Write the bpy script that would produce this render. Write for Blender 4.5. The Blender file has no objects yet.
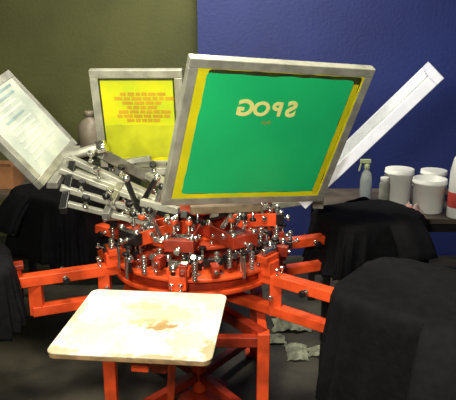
import bpy, bmesh, math, random
from mathutils import Vector, Matrix, noise
random.seed(4)
sc = bpy.context.scene
sc.view_settings.view_transform = 'Standard'
V = Vector
# ---------------------------------------------------------------- materials
def mat(name, col, rough=0.5, metal=0.0, var=0.0, col2=None, scale=8.0, bump=0.0, transl=0.0, spec=0.5, thr=(0.4,0.6), bscale=None):
    m = bpy.data.materials.new(name); m.use_nodes = True
    nt = m.node_tree; N = nt.nodes; L = nt.links
    b = N['Principled BSDF']
    b.inputs['Roughness'].default_value = rough
    b.inputs['Metallic'].default_value = metal
    b.inputs['Specular IOR Level'].default_value = spec
    b.inputs['Base Color'].default_value = (*col, 1)
    tc = N.new('ShaderNodeTexCoord')
    if col2 is None: col2 = tuple(max(0, c*(1-var)) for c in col)
    nz = N.new('ShaderNodeTexNoise'); nz.inputs['Scale'].default_value = scale
    nz.inputs['Detail'].default_value = 6
    L.new(tc.outputs['Object'], nz.inputs['Vector'])
    cr = N.new('ShaderNodeValToRGB')
    cr.color_ramp.elements[0].position = thr[0]; cr.color_ramp.elements[1].position = thr[1]
    cr.color_ramp.elements[0].color = (*col2, 1); cr.color_ramp.elements[1].color = (*col, 1)
    L.new(nz.outputs['Fac'], cr.inputs['Fac'])
    L.new(cr.outputs['Color'], b.inputs['Base Color'])
    if bump > 0:
        n2 = N.new('ShaderNodeTexNoise'); n2.inputs['Scale'].default_value = bscale or scale*3
        n2.inputs['Detail'].default_value = 8
        L.new(tc.outputs['Object'], n2.inputs['Vector'])
        bp = N.new('ShaderNodeBump'); bp.inputs['Strength'].default_value = bump
        bp.inputs['Distance'].default_value = 0.01
        L.new(n2.outputs['Fac'], bp.inputs['Height']); L.new(bp.outputs['Normal'], b.inputs['Normal'])
    if transl > 0:
        t = N.new('ShaderNodeBsdfTranslucent'); L.new(cr.outputs['Color'], t.inputs['Color'])
        mx = N.new('ShaderNodeMixShader'); mx.inputs[0].default_value = transl
        L.new(b.outputs[0], mx.inputs[1]); L.new(t.outputs[0], mx.inputs[2])
        L.new(mx.outputs[0], N['Material Output'].inputs['Surface'])
    return m

M_or = mat('orange_enamel', (0.80,0.085,0.018), 0.38, 0, 0.5, scale=10, bump=0.1, thr=(0.3,0.6))
M_ord = mat('dark_red_enamel', (0.34,0.030,0.010), 0.4, 0, 0.5, scale=12)
M_chr = mat('chrome', (0.80,0.80,0.76), 0.15, 0.95, 0.1)
M_stl = mat('brushed_steel', (0.40,0.40,0.37), 0.3, 0.7, 0.4, scale=20)
M_blk = mat('black_plastic', (0.010,0.010,0.011), 0.35, 0, 0.2)
M_alu = mat('aluminium_frame', (0.46,0.46,0.39), 0.38, 0.35, 0.3, scale=14, bump=0.05)
M_aluB = mat('bright_aluminium_frame', (0.64,0.66,0.80), 0.4, 0.15, 0.12, scale=14)
M_aluD = mat('dull_aluminium', (0.36,0.36,0.31), 0.4, 0.4, 0.35, scale=14)
M_yel = mat('yellow_mesh', (0.92,0.84,0.010), 0.6, 0, 0, col2=(0.78,0.76,0.012), scale=6, transl=0.35)
M_yel2 = mat('yellow_mesh_stained', (0.94,0.88,0.012), 0.6, 0, 0, col2=(0.70,0.80,0.03), scale=3.5, transl=0.45)
M_grn = mat('green_emulsion', (0.020,0.68,0.22), 0.36, 0, 0, col2=(0.016,0.54,0.19), scale=3, transl=0.15, thr=(0.3,0.7), spec=0.35)
M_dkg = mat('dark_emulsion_edge', (0.04,0.050,0.012), 0.5, 0, 0.4, scale=20)
M_ink = mat('open_stencil_yellow', (0.94,0.88,0.30), 0.6, 0, 0.05)
M_red = mat('faint_stencil_ink', (0.22,0.40,0.08), 0.6)
M_pale = mat('pale_mesh', (0.66,0.70,0.62), 0.6, 0, 0, col2=(0.46,0.52,0.48), scale=5, transl=0.35)
M_blu = mat('blue_grey_emulsion', (0.24,0.33,0.34), 0.6, 0, 0.3)
M_clo = mat('black_cotton', (0.0045,0.0045,0.0065), 0.85, 0, 0.4, scale=30, bump=0.4, bscale=18, spec=0.15)
M_wood = mat('wood_edge', (0.36,0.22,0.10), 0.6, 0, 0.4, scale=25, bump=0.2)
M_white = mat('white_plastic', (0.86,0.87,0.84), 0.4, 0, 0.08, scale=10)
M_pink = mat('pinkish_plastic', (0.26,0.22,0.17), 0.45, 0, 0.2)
M_rag = mat('red_white_rag', (0.70,0.62,0.56), 0.85, 0, 0, col2=(0.45,0.05,0.05), scale=14, bump=0.5)
M_ragw = mat('grey_rag', (0.45,0.47,0.40), 0.85, 0, 0.5, scale=10, bump=0.5)
M_card = mat('cardboard', (0.30,0.13,0.05), 0.8, 0, 0.3, scale=12)
M_lab = mat('red_label', (0.55,0.06,0.05), 0.5, 0, 0.2)
M_gln = mat('pale_green_plastic', (0.38,0.44,0.26), 0.4)
M_tabl = mat('table_laminate', (0.10,0.08,0.06), 0.5, 0, 0.4, scale=8)
M_cab = mat('dark_cabinet', (0.03,0.033,0.022), 0.5, 0, 0.3)
M_skin = mat('wood_squeegee', (0.30,0.22,0.13), 0.5, 0, 0.35, scale=20)
M_glass = mat('clear_bottle', (0.60,0.66,0.68), 0.15)
M_glass.node_tree.nodes['Principled BSDF'].inputs['Transmission Weight'].default_value = 0.6

# platen laminate with ink stains
M_pla = mat('platen_laminate', (0.80,0.76,0.66), 0.55, 0, 0, col2=(0.58,0.52,0.40), scale=7, bump=0.08, thr=(0.36,0.62))
def stain(m, center, rad, col, st=0.8):
    nt = m.node_tree; N = nt.nodes; L = nt.links; b = N['Principled BSDF']
    src = b.inputs['Base Color'].links[0].from_socket
    tc = N.new('ShaderNodeTexCoord')
    mp = N.new('ShaderNodeMapping'); mp.inputs['Location'].default_value = (-center[0]/rad[0], -center[1]/rad[1], 0)
    mp.inputs['Scale'].default_value = (1/rad[0], 1/rad[1], 0)
    L.new(tc.outputs['Object'], mp.inputs['Vector'])
    ln = N.new('ShaderNodeVectorMath'); ln.operation = 'LENGTH'; L.new(mp.outputs[0], ln.inputs[0])
    nz = N.new('ShaderNodeTexNoise'); nz.inputs['Scale'].default_value = 35; nz.inputs['Detail'].default_value = 4
    L.new(tc.outputs['Object'], nz.inputs['Vector'])
    ma = N.new('ShaderNodeMath'); ma.operation='MULTIPLY_ADD'; L.new(nz.outputs['Fac'], ma.inputs[0]); ma.inputs[1].default_value = 2.2
    L.new(ln.outputs['Value'], ma.inputs[2])
    mr = N.new('ShaderNodeMapRange'); mr.inputs['From Min'].default_value=1.6; mr.inputs['From Max'].default_value=2.1
    mr.inputs['To Min'].default_value=st; mr.inputs['To Max'].default_value=0
    L.new(ma.outputs[0], mr.inputs['Value'])
    mx = N.new('ShaderNodeMix'); mx.data_type='RGBA'
    L.new(mr.outputs[0], mx.inputs['Factor']); L.new(src, mx.inputs['A']); mx.inputs['B'].default_value = (*col,1)
    L.new(mx.outputs['Result'], b.inputs['Base Color'])
stain(M_pla, (0.0,0.05), (0.18,0.11), (0.55,0.46,0.29),0.6)
stain(M_pla, (-0.12,-0.10), (0.12,0.10), (0.56,0.49,0.32),0.55)
stain(M_pla, (0.16,-0.12), (0.08,0.10), (0.54,0.44,0.26),0.55)
stain(M_pla, (0.06,-0.035), (0.06,0.045), (0.32,0.17,0.04),0.9)
stain(M_pla, (-0.03,0.10), (0.08,0.03), (0.42,0.34,0.20),0.6)
stain(M_pla, (0.02,-0.01), (0.07,0.03), (0.42,0.30,0.13),0.7)
stain(M_pla, (-0.22,-0.21), (0.08,0.04), (0.32,0.26,0.15),0.8)
stain(M_pla, (0.23,-0.18), (0.03,0.10), (0.32,0.25,0.13),0.8)
stain(M_pla, (0.08,-0.222), (0.14,0.018), (0.32,0.23,0.12),0.8)
stain(M_pla, (-0.235,0.05), (0.02,0.12), (0.40,0.33,0.2),0.7)

# ---------------------------------------------------------------- mesh builder
class B:
    def __init__(s, name, mats, parent=None, bevel=0.002, origin=None):
        s.name=name; s.mats=mats; s.bm=bmesh.new(); s.parent=parent; s.bevel=bevel
        s.o = origin or V((0,0,0))
    def _f(s, verts, m, smooth=False):
        i = s.mats.index(m)
        fs=set()
        for v in verts: fs.update(v.link_faces)
        for f in fs:
            f.material_index=i; f.smooth=smooth and len(f.verts)==4
    def box(s, c, size, m, R=None):
        M = Matrix.Translation(V(c)) @ (R.to_4x4() if R else Matrix()) @ Matrix.Diagonal((*size,1))
        r = bmesh.ops.create_cube(s.bm, size=1, matrix=M); s._f(r['verts'], m)
    def beam(s, p, q, w, h, m, up=V((0,0,1))):
        p=V(p); q=V(q); x=(q-p); l=x.length; x.normalize()
        y = up.cross(x)
        if y.length<1e-3: y=V((0,1,0)).cross(x)
        y.normalize(); z=x.cross(y)
        s.box((p+q)/2, (l,w,h), m, Matrix((x,y,z)).transposed())
    def cyl(s, p, q, r, m, r2=None, seg=20):
        p=V(p); q=V(q); d=q-p
        R = d.to_track_quat('Z','Y').to_matrix().to_4x4()
        M = Matrix.Translation((p+q)/2) @ R
        k = bmesh.ops.create_cone(s.bm, cap_ends=True, segments=seg, radius1=r, radius2=r if r2 is None else r2, depth=d.length, matrix=M)
        s._f(k['verts'], m, True)
    def ball(s, c, r, m, sc=(1,1,1)):
        k = bmesh.ops.create_uvsphere(s.bm, u_segments=16, v_segments=10, radius=r, matrix=Matrix.Translation(V(c))@Matrix.Diagonal((*sc,1)))
        s._f(k['verts'], m, True)
        for v in k['verts']:
            for f in v.link_faces: f.smooth=True
    def knob(s, p, d, m, r=0.014, stem=0.05, mk=None):
        p=V(p); d=V(d).normalized()
        s.cyl(p, p+d*stem, r*0.38, M_chr, seg=10)
        s.cyl(p+d*stem*0.75, p+d*(stem*0.75+r*1.1), r, m, seg=9)
        s.cyl(p+d*stem*0.15, p+d*(stem*0.15+r*0.5), r*0.8, M_chr, seg=6)
    def spring(s, p, q, r, m, turns=7):
        p=V(p); q=V(q)
        s.cyl(p,q,r*0.45,M_stl,seg=8)
        for i in range(turns):
            a=p.lerp(q,(i+0.1)/turns); b=p.lerp(q,(i+0.6)/turns); s.cyl(a,b,r,m,seg=12)
    def lathe(s, c, prof, m, seg=32, axis_up=True):
        c=V(c); rings=[]
        for (r,z) in prof:
            rings.append([s.bm.verts.new(c+V((r*math.cos(2*math.pi*i/seg), r*math.sin(2*math.pi*i/seg), z))) for i in range(seg)])
        idx=s.mats.index(m)
        for a,b in zip(rings[:-1],rings[1:]):
            for i in range(seg):
                f=s.bm.faces.new((a[i],a[(i+1)%seg],b[(i+1)%seg],b[i])); f.material_index=idx; f.smooth=True
        f=s.bm.faces.new(list(reversed(rings[0]))); f.material_index=idx
        f=s.bm.faces.new(rings[-1]); f.material_index=idx
    def prism(s, pts, z0, z1, m):
        a=[s.bm.verts.new((x,y,z0)) for x,y in pts]; b=[s.bm.verts.new((x,y,z1)) for x,y in pts]
        n=len(pts); idx=s.mats.index(m)
        fs=[s.bm.faces.new(list(reversed(a))), s.bm.faces.new(b)]
        for i in range(n): fs.append(s.bm.faces.new((a[i],a[(i+1)%n],b[(i+1)%n],b[i])))
        for f in fs: f.material_index=idx
    def done(s, mw=None):
        me=bpy.data.meshes.new(s.name); 
        if s.o.length>0: bmesh.ops.translate(s.bm, verts=s.bm.verts, vec=-s.o)
        s.bm.to_mesh(me); s.bm.free()
        for m in s.mats: me.materials.append(m)
        ob=bpy.data.objects.new(s.name, me); sc.collection.objects.link(ob)
        if mw is not None: ob.matrix_world=mw
        else: ob.location=s.o
        if s.parent: ob.parent=s.parent
        if s.bevel:
            b=ob.modifiers.new('bevel','BEVEL'); b.width=s.bevel; b.segments=2; b.limit_method='ANGLE'; b.angle_limit=math.radians(50)
        return ob
def empty(name, loc=(0,0,0)):
    e=bpy.data.objects.new(name,None); sc.collection.objects.link(e); e.location=loc; return e

# ---------------------------------------------------------------- room
def slab(name, c, size, m):
    b=B(name,[m],bevel=0,origin=V(c)); b.box(c,size,m); return b.done()
M_floor = mat('concrete_floor', (0.065,0.057,0.043), 0.6, 0, 0, col2=(0.022,0.020,0.017), scale=3.5, bump=0.3, bscale=30)
M_wg = mat('olive_paint', (0.095,0.100,0.028), 0.7, 0, 0, col2=(0.060,0.068,0.020), scale=1.6, bump=0.3, bscale=40, thr=(0.35,0.65))
M_wb = mat('blue_paint', (0.017,0.034,0.205), 0.6, 0, 0, col2=(0.012,0.022,0.140), scale=1.3, bump=0.25, bscale=40, thr=(0.35,0.65))
M_ceil = mat('ceiling_paint', (0.12,0.12,0.10), 0.8, 0, 0.1)
slab('floor',(0,2.0,-0.05),(6.4,6.4,0.1),M_floor)
slab('wall_back',(-1.74,4.75,1.6),(3.06,0.1,3.2),M_wg)
slab('wall_back_blue',(1.49,4.65,1.6),(3.42,0.3,3.2),M_wb)
slab('wall_left',(-3.15,2.0,1.6),(0.1,5.4,3.2),M_wg)
slab('wall_right',(3.15,1.95,1.6),(0.1,5.1,3.2),M_wb)
slab('wall_front',(0,-0.95,1.6),(6.2,0.1,3.2),M_wg)
slab('ceiling',(0,2.0,3.25),(6.4,6.4,0.1),M_ceil)
slab('baseboard_back',(-1.65,4.69,0.05),(2.9,0.02,0.1),M_cab)

# ---------------------------------------------------------------- printing press
press = empty('screen_printing_press')
H = V((-0.14,2.6,0))
def pol(r,deg,z): 
    a=math.radians(deg); return V((H.x+r*math.cos(a), H.y+r*math.sin(a), z))
ST = [-98,-38,22,82,142,-158]
MM=[M_or,M_ord,M_chr,M_stl,M_blk,M_alu,M_aluD,M_aluB,M_skin,M_wood]
# stand
b=B('stand',MM,press,0.004)
b.cyl((H.x,H.y,0.0),(H.x,H.y,0.70),0.035,M_or,seg=28)
b.cyl((H.x,H.y,0.0),(H.x,H.y,0.02),0.14,M_ord,seg=28)
for x,y in ((-0.49,2.22),(0.145,2.22),(-0.49,2.98),(0.145,2.98)):
    b.box((x,y,0.27),(0.05,0.05,0.52),M_or)
    b.box((x,y,0.008),(0.10,0.10,0.016),M_or)
    b.beam((x,y,0.51),(H.x,H.y,0.51),0.045,0.05,M_ord)
    b.beam((x,y,0.10),(H.x,H.y,0.10),0.04,0.04,M_ord)
b.beam((-0.49,2.22,0.49),(0.145,2.22,0.49),0.04,0.045,M_ord)
b.beam((-0.49,2.22,0.49),(-0.49,2.98,0.49),0.04,0.045,M_or)
b.beam((0.145,2.22,0.49),(0.145,2.98,0.49),0.04,0.045,M_or)
b.beam((-0.23,2.30,0.50),(-0.27,2.42,0.0),0.03,0.03,M_or)
b.done()
# lower turntable
b=B('turntable',MM,press,0.004)
b.cyl((H.x,H.y,0.50),(H.x,H.y,0.68),0.16,M_ord,seg=32)
b.cyl((H.x,H.y,0.68),(H.x,H.y,0.70),0.38,M_or,seg=48)
b.cyl((H.x,H.y,0.70),(H.x,H.y,0.745),0.355,M_ord,seg=48)
b.cyl((H.x,H.y,0.745),(H.x,H.y,0.76),0.385,M_or,seg=48)
for i in range(24):
    p=pol(0.355,i*15+4,0.76); b.cyl(p,p+V((0,0,0.014)),0.009,M_chr,seg=6)
for i in range(12):
    p=pol(0.30,i*30,0.76); b.box(p+V((0,0,0.02)),(0.05,0.035,0.04),random.choice([M_ord,M_stl,M_blk]),Matrix.Rotation(math.radians(i*30),3,'Z'))
    b.knob(p+V((0,0,0.03)),(0,0,1),random.choice([M_blk,M_chr]),0.012,0.045)
b.done()
# platen arms
ZT,ZB=0.715,0.575
for k,a in enumerate(ST):
    b=B('platen_arm_%d'%(k+1),MM,press,0.003)
    ca=V((math.cos(math.radians(a)),math.sin(math.radians(a)),0)); sd=V((-ca.y,ca.x,0))
    r1=0.74
    b.beam(pol(0.36,a,ZT),pol(r1+0.22,a,ZT),0.055,0.045,M_or)
    b.beam(pol(0.15,a,ZB),pol(r1,a,ZB),0.05,0.042,M_or)
    b.beam(pol(r1-0.02,a,ZB-0.02),pol(r1-0.02,a,ZT+0.02),0.055,0.035,M_or)
    b.beam(pol(0.43,a,ZB-0.02),pol(0.43,a,ZT+0.02),0.05,0.05,M_or)
    b.beam(pol(0.95,a,ZT),pol(0.95,a,0.79),0.05,0.04,M_or)
    b.beam(pol(0.80,a,ZT),pol(0.80,a,0.79),0.05,0.04,M_or)
    b.beam(pol(0.76,a,0.785),pol(1.0,a,0.785),0.06,0.02,M_ord)
    for s_ in (-1,1):
        b.knob(pol(0.45,a,ZT+0.02)+sd*0.018*s_,(0,0,1),M_chr,0.011,0.03)
        b.knob(pol(0.60,a,ZT)+sd*0.028*s_,sd*s_,M_blk,0.015,0.04)
        b.cyl(pol(0.43,a,0.64)+sd*0.02*s_,pol(0.43,a,0.64)+sd*0.045*s_,0.012,M_chr,seg=6)
    b.box(pol(0.385,a,0.80),(0.06,0.09,0.03),M_or,Matrix.Rotation(math.radians(a),3,'Z'))
    b.box(pol(0.40,a,0.76),(0.05,0.07,0.06),M_or,Matrix.Rotation(math.radians(a),3,'Z'))
    b.cyl(pol(0.39,a,0.83)-sd*0.04,pol(0.39,a,0.83)+sd*0.04,0.014,M_chr)
    if k>0:
        b.box(pol(1.0,a,0.803),(0.36,0.30,0.016),M_wood,Matrix.Rotation(math.radians(a),3,'Z'))
    b.done()
def rrect(w,h,r,n=6):
    pts=[]
    for cx,cy,a0 in ((w/2-r,h/2-r,0),(-w/2+r,h/2-r,90),(-w/2+r,-h/2+r,180),(w/2-r,-h/2+r,270)):
        for i in range(n+1):
            a=math.radians(a0+90*i/n); pts.append((cx+r*math.cos(a),cy+r*math.sin(a)))
    return pts
b=B('front_platen',[M_pla,M_wood],press,0.003)
b.prism(rrect(0.478,0.445,0.025),-0.018,-0.003,M_wood)
b.prism(rrect(0.484,0.451,0.028),-0.003,0.003,M_pla)
b.done(Matrix.Translation((-0.265,1.744,0.818))@Matrix.Rotation(math.radians(-5.5),4,'Z'))

# upper carousel
b=B('print_head_carousel',MM,press,0.003)
b.cyl((H.x,H.y,0.70),(H.x,H.y,1.06),0.045,M_ord,seg=28)
b.cyl((H.x,H.y,0.84),(H.x,H.y,0.855),0.27,M_or,seg=40)
b.cyl((H.x,H.y,0.855),(H.x,H.y,0.90),0.10,M_ord,seg=28)
b.cyl((H.x,H.y,0.955),(H.x,H.y,0.968),0.15,M_ord,seg=32)
b.cyl((H.x,H.y,1.04),(H.x,H.y,1.07),0.06,M_stl,seg=24)
for i in range(18):
    p=pol(0.245,i*20+7,0.855); b.cyl(p,p+V((0,0,0.016)),0.010,M_chr,seg=6)
HD=[-57,5,180,130,-98,-135,45,90]
for hi,a in enumerate(HD):
    ca=V((math.cos(math.radians(a)),math.sin(math.radians(a)),0)); sd=V((-ca.y,ca.x,0))
    for s_ in (-1,1):
        b.beam(pol(0.08,a,0.895)+sd*0.045*s_,pol(0.36,a,0.895)+sd*0.045*s_,0.008,0.06,M_or if hi%2 else M_ord)
        b.knob(pol(0.33,a,0.92)+sd*0.03*s_,(0,0,1),random.choice([M_blk,M_or]),0.015,0.07)
        b.spring(pol(0.26,a,0.93)+sd*0.03*s_,pol(0.33,a,1.00)+sd*0.03*s_,0.011,M_chr)
        b.knob(pol(0.21,a,0.93)+sd*0.05*s_,sd*s_+V((0,0,0.4)),random.choice([M_blk,M_chr]),0.013,0.05)
        b.ball(pol(0.375,a,0.93)+sd*0.05*s_,0.013,M_chr)
    b.cyl(pol(0.30,a,0.905)-sd*0.06,pol(0.30,a,0.905)+sd*0.06,0.012,M_chr)
    b.cyl(pol(0.22,a,0.885)-sd*0.06,pol(0.22,a,0.885)+sd*0.06,0.010,M_chr)
    b.box(pol(0.37,a,0.90),(0.035,0.12,0.05),random.choice([M_blk,M_ord]),Matrix.Rotation(math.radians(a),3,'Z'))
    b.knob(pol(0.38,a,0.89),ca,M_chr,0.014,0.04)
    b.beam(pol(0.12,a,0.93),pol(0.28,a,1.0),0.03,0.03,M_blk)
b.done()

# grey head arms / clamps seen on the left
b=B('clamp_arms',MM,press,0.003)
b.beam((-0.70,2.43,1.085),(-0.36,2.50,0.955),0.045,0.022,M_aluD)
b.beam((-0.66,2.36,1.035),(-0.34,2.44,0.925),0.04,0.02,M_aluD)
b.beam((-0.73,2.55,1.135),(-0.40,2.56,1.00),0.045,0.022,M_aluD)
b.beam((-0.72,2.66,1.165),(-0.36,2.64,1.00),0.05,0.025,M_aluD)
b.beam((-0.66,2.30,1.02),(-0.70,2.66,1.15),0.03,0.03,M_blk)
b.beam((-0.50,2.34,0.985),(-0.48,2.68,1.06),0.03,0.03,M_stl)
b.cyl((-0.84,2.70,1.135),(-0.585,2.72,1.20),0.024,M_aluD)
b.cyl((-0.60,2.72,1.195),(-0.56,2.722,1.205),0.034,M_chr)
b.beam((-0.585,2.73,1.17),(-0.40,2.86,1.03),0.05,0.05,M_stl)
b.beam((-0.58,2.88,1.06),(-0.26,2.88,1.055),0.05,0.035,M_aluD)
b.beam((-0.41,2.88,1.05),(H.x,H.y,0.97),0.06,0.03,M_alu)
b.beam((-0.57,2.84,1.10),(-0.37,2.82,1.13),0.035,0.025,M_aluD)
for x in (-0.56,-0.46,-0.36,-0.28): b.knob((x,2.86,1.06),(0,-0.6,0.6),M_blk,0.017,0.06)
for p in ((-0.62,2.44,1.06),(-0.50,2.46,1.02),(-0.56,2.55,1.09),(-0.62,2.66,1.14),(-0.48,2.64,1.08),(-0.42,2.40,0.98),(-0.58,2.34,1.02)):
    b.knob(p,(random.uniform(-.3,.3),-0.3,1),random.choice([M_blk,M_chr,M_blk]),0.017,0.055)
for x0,y0,z0,x1,y1,z1,m in ((-0.36,2.44,0.93,-0.42,2.40,1.13,M_blk),(-0.33,2.40,0.92,-0.27,2.38,1.10,M_stl),(-0.40,2.50,0.95,-0.30,2.46,1.12,M_blk),
      (-0.28,2.36,0.88,-0.32,2.34,1.01,M_chr),(-0.24,2.44,0.95,-0.21,2.40,1.06,M_blk),(-0.47,2.42,0.96,-0.50,2.38,1.06,M_chr)):
    b.beam((x0,y0,z0),(x1,y1,z1),0.028,0.018,m); b.ball((x1,y1,z1),0.017,M_chr if m is M_blk else M_blk)
    b.cyl((x0-0.03,y0,z0),(x0+0.03,y0,z0),0.016,M_chr)
b.beam((-0.36,2.40,1.03),(-0.20,2.34,1.01),0.03,0.03,M_alu)
# big-screen clamp and squeegee
b.beam((-0.15,2.300,1.026),(0.13,2.375,1.016),0.035,0.030,M_skin)
b.beam((0.03,2.37,1.01),(H.x+0.08,H.y-0.1,0.95),0.06,0.035,M_alu)
for t in (0.1,0.9):
    p=V((-0.15,2.305,1.02)).lerp(V((0.13,2.372,1.01)),t); b.knob(p,(0,-0.3,-1),M_blk,0.014,0.05)
# right-screen clamp
b.beam((0.415,2.66,0.94),(0.475,3.05,0.938),0.05,0.03,M_aluD)
b.beam((0.43,2.80,0.935),(H.x+0.1,H.y,0.93),0.06,0.03,M_alu)
# left-screen clamp
b.beam((-0.745,2.46,1.085),(-0.73,2.84,1.175),0.05,0.03,M_aluD)
b.beam((-0.735,2.64,1.12),(H.x-0.1,H.y,0.95),0.06,0.03,M_alu)
b.done()

# extra registration hardware
b=B('registration_hardware',MM,press,0.0015)
for i in range(84):
    a=random.uniform(-175,10) if i<66 else random.uniform(0,180)
    r=random.uniform(0.27,0.43); z=random.uniform(0.79,0.82)
    p=pol(r,a,z)
    k=i%5
    out=V((math.cos(math.radians(a)),math.sin(math.radians(a)),0))
    if k==0: b.cyl(p-V((0,0,.05)),p+V((0,0,0.06)),0.007,M_chr,seg=8); b.cyl(p+V((0,0,.05)),p+V((0,0,.062)),0.016,M_blk,seg=9)
    elif k==1: b.box(p,(0.05,0.03,0.045),M_ord,Matrix.Rotation(math.radians(a),3,'Z')); b.cyl(p,p+out*0.035,0.009,M_chr,seg=6)
    elif k==2: b.box(p,(0.03,0.06,0.03),M_blk,Matrix.Rotation(math.radians(a),3,'Z')); b.knob(p,out+V((0,0,0.5)),M_chr,0.012,0.045)
    elif k==3: b.spring(p-V((0,0,.03)),p+V((0,0,0.05)),0.012,M_chr)
    else: b.ball(p+V((0,0,.01)),0.018,M_chr); b.cyl(p-V((0,0,.05)),p,0.01,M_blk,seg=10)
b.done()

# ---------------------------------------------------------------- screens
def screen(name, BL, BR, TL, mesh_m, frame_m, fw=0.038, fd=0.034, front=True):
    BL,BR,TL=V(BL),V(BR),V(TL)
    w=(BR-BL).length; h=(TL-BL).length; c=(BR+TL)/2
    x=(BR-BL).normalized(); y=(TL-BL).normalized()
    s=(x+y).normalized(); d=(x-y).normalized()     # symmetric orthogonalisation
    x=(s+d).normalized(); y=(s-d).normalized(); n=x.cross(y)
    mw=Matrix((x,y,n)).transposed().to_4x4()
    mw.translation=c
    root=empty(name); root.matrix_world=mw
    b=B('frame',[frame_m,M_chr],root,0.003)
    z=-fd/2
    b.box((0,h/2-fw/2,z),(w,fw,fd),frame_m); b.box((0,-h/2+fw/2,z),(w,fw,fd),frame_m)
    b.box((-w/2+fw/2,0,z),(fw,h-2*fw,fd),frame_m); b.box((w/2-fw/2,0,z),(fw,h-2*fw,fd),frame_m)
    b.done()
    zz=-0.002 if front else -fd+0.002
    b=B('mesh_fabric',[mesh_m],root,0); b.box((0,0,zz),(w-2*fw+0.004,h-2*fw+0.004,0.0012),mesh_m); b.done()
    return root,w,h,zz
def blob(pts_fn, name, m, root, z, th=0.0012):
    b=B(name,[m],root,0); b.prism(pts_fn, z, z+th, m); return b.done()
def rough_rect(x0,x1,y0,y1,amp,seed,n=26,r=0.02):
    pts=[]
    base=rrect(x1-x0,y1-y0,r)
    out=[]
    for i in range(len(base)):
        p=V((*base[i],0)); q=V((*base[(i+1)%len(base)],0)); k=max(1,int((q-p).length/0.012))
        for j in range(k): out.append(p.lerp(q,j/k))
    for p in out:
        d=noise.noise(V((p.x*18+seed,p.y*18,seed)))*amp
        q=p*(1+d/max(p.length,0.05)); pts.append((q.x+(x0+x1)/2,q.y+(y0+y1)/2))
    return pts
def text(name, body, size, m, root, loc, mirror=True, ext=0.0008, rot=0, sx=1.0, bold=0.02):
    cu=bpy.data.curves.new(name,'FONT'); cu.body=body; cu.size=size; cu.extrude=ext; cu.offset=size*bold
    cu.align_x='CENTER'; cu.align_y='CENTER'
    ob=bpy.data.objects.new(name,cu); sc.collection.objects.link(ob); cu.materials.append(m)
    ob.parent=root; ob.location=loc; ob.scale=(-sx if mirror else sx,1,1); ob.rotation_euler=(0,0,rot)
    return ob
# large green screen
root,w,h,zz=screen('printing_screen',(-0.261,2.210,1.062),(0.3945,2.4466,1.025),(-0.115,1.967,1.621),M_yel,M_alu,0.034)
iw,ih=w/2-0.034,h/2-0.034
blob(rough_rect(-iw+0.036,iw-0.010,-ih+0.024,ih-0.001,0.005,3,r=0.012),'emulsion_border',M_dkg,root,zz+0.0007)
blob(rough_rect(-iw+0.033,iw-0.036,-ih+0.026,ih-0.014,0.005,9,r=0.012),'emulsion',M_grn,root,zz+0.0021)
b=B('tape_strip',[M_yel],root,0); b.prism(rough_rect(iw-0.034,iw-0.012,-ih+0.012,ih-0.030,0.002,5,r=0.004),zz+0.002,zz+0.003,M_yel); b.done()
# arched mirrored letters, bulging in the middle
for ch,dx,sz,dy in (('G',-0.096,0.088,0.0),('O',-0.034,0.078,-0.002),('P',0.028,0.078,-0.002),('S',0.083,0.088,0.0)):
    text('stencil_letter_'+ch.lower(),ch,sz,M_ink,root,(-0.020+dx,ih-0.145+dy,zz+0.0043),sx=1.0,bold=0.035)
text('stencil_subtitle','dept',0.022,M_red,root,(-0.02,ih-0.200,zz+0.0043))
# mid-left yellow screen
root,w,h,zz=screen('printing_screen',(-0.635,2.936,1.061),(-0.205,2.925,1.061),(-0.642,2.81,1.543),M_yel2,M_alu)
iw,ih=w/2-0.038,h/2-0.038
M_or2=mat('faded_orange_ink',(0.80,0.50,0.03),0.6,0,0.2,transl=0.3)
M_ol=mat('olive_emulsion',(0.76,0.80,0.03),0.6,0,0.2,transl=0.35)
for nm,x0,x1,y0,y1 in (('edge_top',-iw,iw,ih-0.010,ih),('edge_left',-iw,-iw+0.008,-ih,ih),('edge_right',iw-0.008,iw,-ih,ih)):
    blob(rough_rect(x0,x1,y0,y1,0.003,4,r=0.003),nm,M_dkg,root,zz+0.0007)
for i in range(7):
    y=0.135-i*0.022; ww=0.10+0.03*math.sin(i*1.7)
    k=0
    x=-ww+0.02
    while x<ww:
        l=random.uniform(0.02,0.05)
        blob(rough_rect(x,x+l,y-0.008,y+0.008,0.004,i+x*9,r=0.003),'stencil_row_%d_%d'%(i,k),M_or2,root,zz+0.0007); x+=l+0.006; k+=1
blob(rough_rect(-iw+0.012,iw-0.012,-ih+0.02,-0.02,0.012,6,r=0.01),'emulsion_band',M_ol,root,zz+0.0004)
# far-left pale screen
root,w,h,zz=screen('printing_screen',(-0.756,2.404,1.088),(-0.735,2.870,1.199),(-1.037,2.367,1.444),M_pale,M_aluD)
M_gr=mat('light_grey_emulsion',(0.48,0.53,0.49),0.6,0,0.2)
for i in range(11):
    y=0.17-i*0.03
    x0=-0.16+random.uniform(0,0.05); x1=0.16-random.uniform(0,0.09)
    blob(rough_rect(x0,x1,y-0.006,y+0.006,0.004,i,r=0.003),'print_row_%d'%(i+1),M_blu if i in(0,1,4) else M_gr,root,zz+0.0007)
# right screen seen edge-on
root,w,h,zz=screen('printing_screen',(0.359,2.596,0.955),(0.473,3.10,0.952),(0.865,2.415,1.540),M_pale,M_aluB,0.038,0.046)

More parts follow.
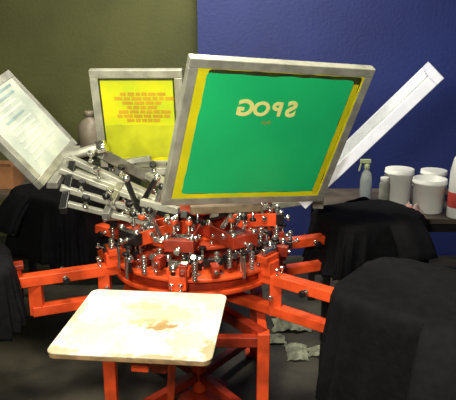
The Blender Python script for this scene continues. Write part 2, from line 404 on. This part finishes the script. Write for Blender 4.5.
# ---------------------------------------------------------------- black shirts
def drape(name, c, yaw, a, b_, ztop, drop, seed, folds=9, amp=0.03, flare=0.05, nexp=4.5, var=0.1, sleeves=()):
    bm=bmesh.new(); Nn=200
    inner=[0.0,0.1,0.2,0.3,0.4,0.5,0.6,0.7,0.78,0.85,0.9,0.97,1.0]; K=20
    rings=[]
    R=Matrix.Rotation(math.radians(yaw),3,'Z')
    cen=bm.verts.new((0,0,ztop-c[2]))
    for f in inner[1:]:
        ring=[]
        for i in range(Nn):
            t=2*math.pi*i/Nn; cs,sn=math.cos(t),math.sin(t)
            x=a*math.copysign(abs(cs)**(2/nexp),cs)*f; y=b_*math.copysign(abs(sn)**(2/nexp),sn)*f
            z=ztop+0.008*abs(noise.noise(V((x*9+seed,y*13,seed))))+0.004*noise.noise(V((x*22,y*22+seed,seed)))-0.010*max(0,f-0.95)/0.05
            ring.append(bm.verts.new(R@V((x,y,z-c[2]))))
        rings.append(ring)
    for k in range(1,K+1):
        hh=k/K; ring=[]
        for i in range(Nn):
            t=2*math.pi*i/Nn; cs,sn=math.cos(t),math.sin(t)
            x=a*math.copysign(abs(cs)**(2/nexp),cs); y=b_*math.copysign(abs(sn)**(2/nexp),sn)
            d=V((x/a,y/b_,0)).normalized()
            wv=math.sin(folds*t+seed+1.5*math.sin(2*t)+0.5*hh)
            fo=(1-abs(wv)**0.7*2)*amp*0.6+noise.noise(V((cs*2.5,sn*2.5,seed+hh)))*amp
            o=0.010+flare*hh+fo*min(1,hh*1.3)
            dr=drop*(1+var*noise.noise(V((cs*1.5,sn*1.5,seed*3)))+var*0.5*math.sin(t*3+seed))
            z=ztop-0.012-dr*hh
            ring.append(bm.verts.new(R@V((x+d.x*o,y+d.y*o,z-c[2]))))
        rings.append(ring)
    for i in range(Nn): bm.faces.new((cen,rings[0][i],rings[0][(i+1)%Nn]))
    for p,q in zip(rings[:-1],rings[1:]):
        for i in range(Nn): bm.faces.new((p[i],q[i],q[(i+1)%Nn],p[(i+1)%Nn]))
    # short sleeves hanging from the sides
    for (sx,sy,dx,dy,ln) in sleeves:
        pr=None
        for k in range(9):
            u=k/8; base=V((sx*a+dx*0.13*u, sy*b_+dy*0.13*u, ztop-0.02-ln*u*u*0.6-ln*u*0.4)); ring=[]
            dirv=V((dx,dy,0)).normalized(); sv=V((-dirv.y,dirv.x,0)); upv=(V((0,0,1))*0.5+dirv*u).normalized()
            for i in range(28):
                t=2*math.pi*i/28; rr=1+0.12*math.sin(5*t+seed)
                q=base+sv*math.cos(t)*(0.085+0.01*u)*rr+upv*math.sin(t)*0.032*rr
                ring.append(bm.verts.new(R@(q-V((0,0,c[2])))))
            if pr:
                for i in range(28): bm.faces.new((pr[i],ring[i],ring[(i+1)%28],pr[(i+1)%28]))
            pr=ring
    for f in bm.faces: f.smooth=True
    me=bpy.data.meshes.new(name); bm.to_mesh(me); bm.free(); me.materials.append(M_clo)
    ob=bpy.data.objects.new(name,me); sc.collection.objects.link(ob); ob.location=c
    s_=ob.modifiers.new('solid','SOLIDIFY'); s_.thickness=0.004
    return ob
p=pol(1.09,-38,0.8); drape('black_tshirt',p,-38,0.31,0.25,0.845,0.46,2,11,0.040,0.015,sleeves=((0.45,-1,0.2,-1,0.20),(0.45,1,0.2,1,0.20)))
p=pol(0.93,22,0.8); drape('black_tshirt',p,22,0.25,0.19,0.83,0.26,5,10,0.030,0.03,sleeves=((0.3,-1,0,-1,0.15),(0.3,1,0,1,0.15)))
p=pol(1.07,-158,0.8); drape('black_tshirt',p,-158,0.26,0.20,0.845,0.26,7,10,0.035,0.02,sleeves=((0.4,-1,0,-1,0.16),(0.4,1,0,1,0.16)))
p=pol(0.96,142,0.8); drape('black_tshirt',p,142,0.26,0.22,0.89,0.34,11,10,0.035,0.04,sleeves=((0.3,-1,0,-1,0.16),(0.3,1,0,1,0.16)))

# ---------------------------------------------------------------- right work table
b=B('work_table',[M_tabl,M_blk],None,0.003,V((1.25,3.4,0)))
b.box((1.25,3.40,0.735),(1.5,0.66,0.03),M_tabl)
for x in (0.55,1.95):
    for y in (3.12,3.68): b.box((x,y,0.36),(0.04,0.04,0.72),M_blk)
b.box((1.25,3.12,0.69),(1.36,0.02,0.06),M_blk); b.box((1.25,3.68,0.20),(1.36,0.03,0.04),M_blk)
b.done()
T=0.752
def tub(name,x,y,r,h,lid=None):
    b=B(name,[M_white,M_stl,M_gln,M_lab],None,0,V((x,y,T)))
    b.lathe((x,y,T),[(r*0.86,0),(r*0.9,0.004),(r*0.99,h*0.86),(r*1.05,h*0.87),(r*1.05,h*0.92),(r*1.0,h*0.93),(r*1.02,h),(r*0.95,h),(r*0.85,h*0.5 if not lid else h*1.0)],M_white)
    b.cyl((x-r*1.03,y,T+h*0.8),(x-r*1.08,y,T+h*0.8),0.008,M_stl)
    return b.done()
tub('plastic_tub',0.99,3.38,0.080,0.205,True)
tub('plastic_tub',1.115,3.22,0.090,0.185)
tub('plastic_tub',1.23,3.50,0.075,0.17,True)
def lathe_obj(name,c,parts):
    ms=[]; [ms.append(p[1]) for p in parts if p[1] not in ms]
    b=B(name,ms,None,0,V(c))
    for prof,m in parts: b.lathe(c,prof,m)
    return b
b=lathe_obj('spray_bottle',(0.80,3.38,T),[([(0.030,0),(0.034,0.005),(0.034,0.14),(0.028,0.175),(0.013,0.20),(0.012,0.215)],M_glass),([(0.016,0.205),(0.016,0.225),(0.011,0.235)],M_gln)])
b.box((0.79,3.38,T+0.248),(0.060,0.022,0.022),M_gln); b.beam((0.765,3.38,T+0.235),(0.755,3.38,T+0.19),0.012,0.008,M_gln); b.bevel=0.002; b.done()
b=lathe_obj('ink_jar',(0.88,3.28,T),[([(0.024,0),(0.027,0.004),(0.027,0.14),(0.02,0.155)],M_ragw),([(0.023,0.15),(0.023,0.175),(0.020,0.178)],M_white)]); b.done()
b=lathe_obj('detergent_bottle',(1.235,3.10,T),[([(0.050,0),(0.055,0.006),(0.055,0.25),(0.042,0.32),(0.02,0.36),(0.02,0.38)],M_white),([(0.0556,0.06),(0.0562,0.062),(0.0562,0.14),(0.0556,0.142)],M_lab),([(0.027,0.375),(0.027,0.42),(0.022,0.43)],M_white)]); b.done()
def rag(name,c,rx,ry,h,m,seed):
    bm=bmesh.new(); n=28; g=[]
    for i in range(n):
        row=[]
        for j in range(n):
            u=(i/(n-1)-.5)*2; v=(j/(n-1)-.5)*2
            e=max(0,1-(u*u+v*v)*0.55)
            z=h*e*(0.45+0.9*abs(noise.noise(V((u*2.2+seed,v*2.2,seed)))))+h*0.25*e*noise.noise(V((u*6,v*6,seed)))+0.003
            x=u*rx*(1+0.2*noise.noise(V((v*2,seed,0)))); y=v*ry*(1+0.2*noise.noise(V((u*2,seed,5))))
            row.append(bm.verts.new((x,y,max(0.002,z))))
        g.append(row)
    for i in range(n-1):
        for j in range(n-1):
            f=bm.faces.new((g[i][j],g[i+1][j],g[i+1][j+1],g[i][j+1])); f.smooth=True
    me=bpy.data.meshes.new(name); bm.to_mesh(me); bm.free(); me.materials.append(m)
    ob=bpy.data.objects.new(name,me); sc.collection.objects.link(ob); ob.location=c
    ob.modifiers.new('s','SOLIDIFY').thickness=0.002
rag('crumpled_rag',(0.96,3.112,T),0.09,0.035,0.09,M_rag,3)
rag('crumpled_rag',(0.68,3.24,T),0.08,0.06,0.04,M_ragw,8)
M_pap=mat('scrap_paper',(0.36,0.38,0.28),0.8,0,0.5,scale=20)
for i,(x,y,rx,ry,hh) in enumerate(((0.38,3.30,0.11,0.09,0.05),(0.38,2.98,0.06,0.09,0.03),(0.52,2.98,0.08,0.05,0.04),(0.27,3.12,0.06,0.05,0.03),(0.78,2.62,0.05,0.03,0.03))):
    rag('crumpled_paper',(x,y,0.002),rx,ry,hh,M_pap,19+i)

# ---------------------------------------------------------------- left background
b=B('side_table',[M_tabl,M_blk],None,0.003,V((-1.75,3.95,0)))
b.box((-1.75,3.95,0.71),(1.0,0.55,0.03),M_tabl)
for x in (-2.2,-1.3):
    for y in (3.73,4.17): b.box((x,y,0.35),(0.04,0.04,0.70),M_blk)
b.done()
b=B('cardboard_box',[M_card],None,0.002,V((-1.52,3.9,0.726)))
b.box((-1.52,3.9,0.801),(0.24,0.2,0.15),M_card); b.box((-1.46,3.80,0.88),(0.11,0.004,0.05),M_card,Matrix.Rotation(0.5,3,'X')); b.box((-1.52,3.9,0.877),(0.22,0.18,0.004),M_card)
b.done()
b=B('storage_cabinet',[M_cab,M_stl],None,0.004,V((-0.93,4.15,0)))
b.box((-0.93,4.15,0.46),(0.55,0.45,0.92),M_cab); b.box((-0.93,4.15,0.93),(0.58,0.48,0.03),M_cab)
for s_ in (-1,1):
    b.box((-0.93+s_*0.135,3.92,0.47),(0.25,0.02,0.82),M_cab); b.cyl((-0.93+s_*0.03,3.895,0.45),(-0.93+s_*0.03,3.895,0.60),0.006,M_stl)
b.done()
b=lathe_obj('plastic_jug',(-0.93,4.02,0.946),[([(0.07,0),(0.078,0.008),(0.078,0.16),(0.05,0.20),(0.025,0.22),(0.025,0.235)],M_pink),([(0.03,0.23),(0.03,0.26),(0.026,0.263)],M_pink)])
b.box((-0.84,4.02,1.10),(0.02,0.02,0.08),M_pink); b.done()

# ---------------------------------------------------------------- lights
def area(name,loc,target,size,sy,power,col):
    l=bpy.data.lights.new(name,'AREA'); l.shape='RECTANGLE'; l.size=size; l.size_y=sy; l.energy=power; l.color=col
    o=bpy.data.objects.new(name,l); sc.collection.objects.link(o); o.location=loc
    o.rotation_euler=(V(target)-V(loc)).to_track_quat('-Z','Y').to_euler(); return o
area('rear_fill_light',(-0.3,1.35,3.1),(-0.15,2.0,0.8),0.9,0.3,100,(1.0,0.94,0.72))
area('front_fill_light',(-0.35,0.0,1.95),(0,2.6,1.1),0.25,0.25,50,(1.0,0.96,0.82))  # added fill near the camera, brightens the faces of the screens
area('rear_fill_light',(0.0,3.5,3.1),(0.1,3.5,0.8),1.0,0.3,50,(1.0,0.95,0.80))  # added fill over the back, more light for tubs and screen mesh
wd=bpy.data.worlds.new('world'); sc.world=wd; wd.use_nodes=True
wd.node_tree.nodes['Background'].inputs[0].default_value=(0.5,0.55,0.6,1); wd.node_tree.nodes['Background'].inputs[1].default_value=0.1

# ---------------------------------------------------------------- camera
cd=bpy.data.cameras.new('camera'); cam=bpy.data.objects.new('camera',cd); sc.collection.objects.link(cam)
cd.sensor_width=36; cd.lens=36*600/456; cam.location=(0,0,1.70); cam.rotation_euler=(math.radians(90-15.4),0,0)
sc.camera=cam
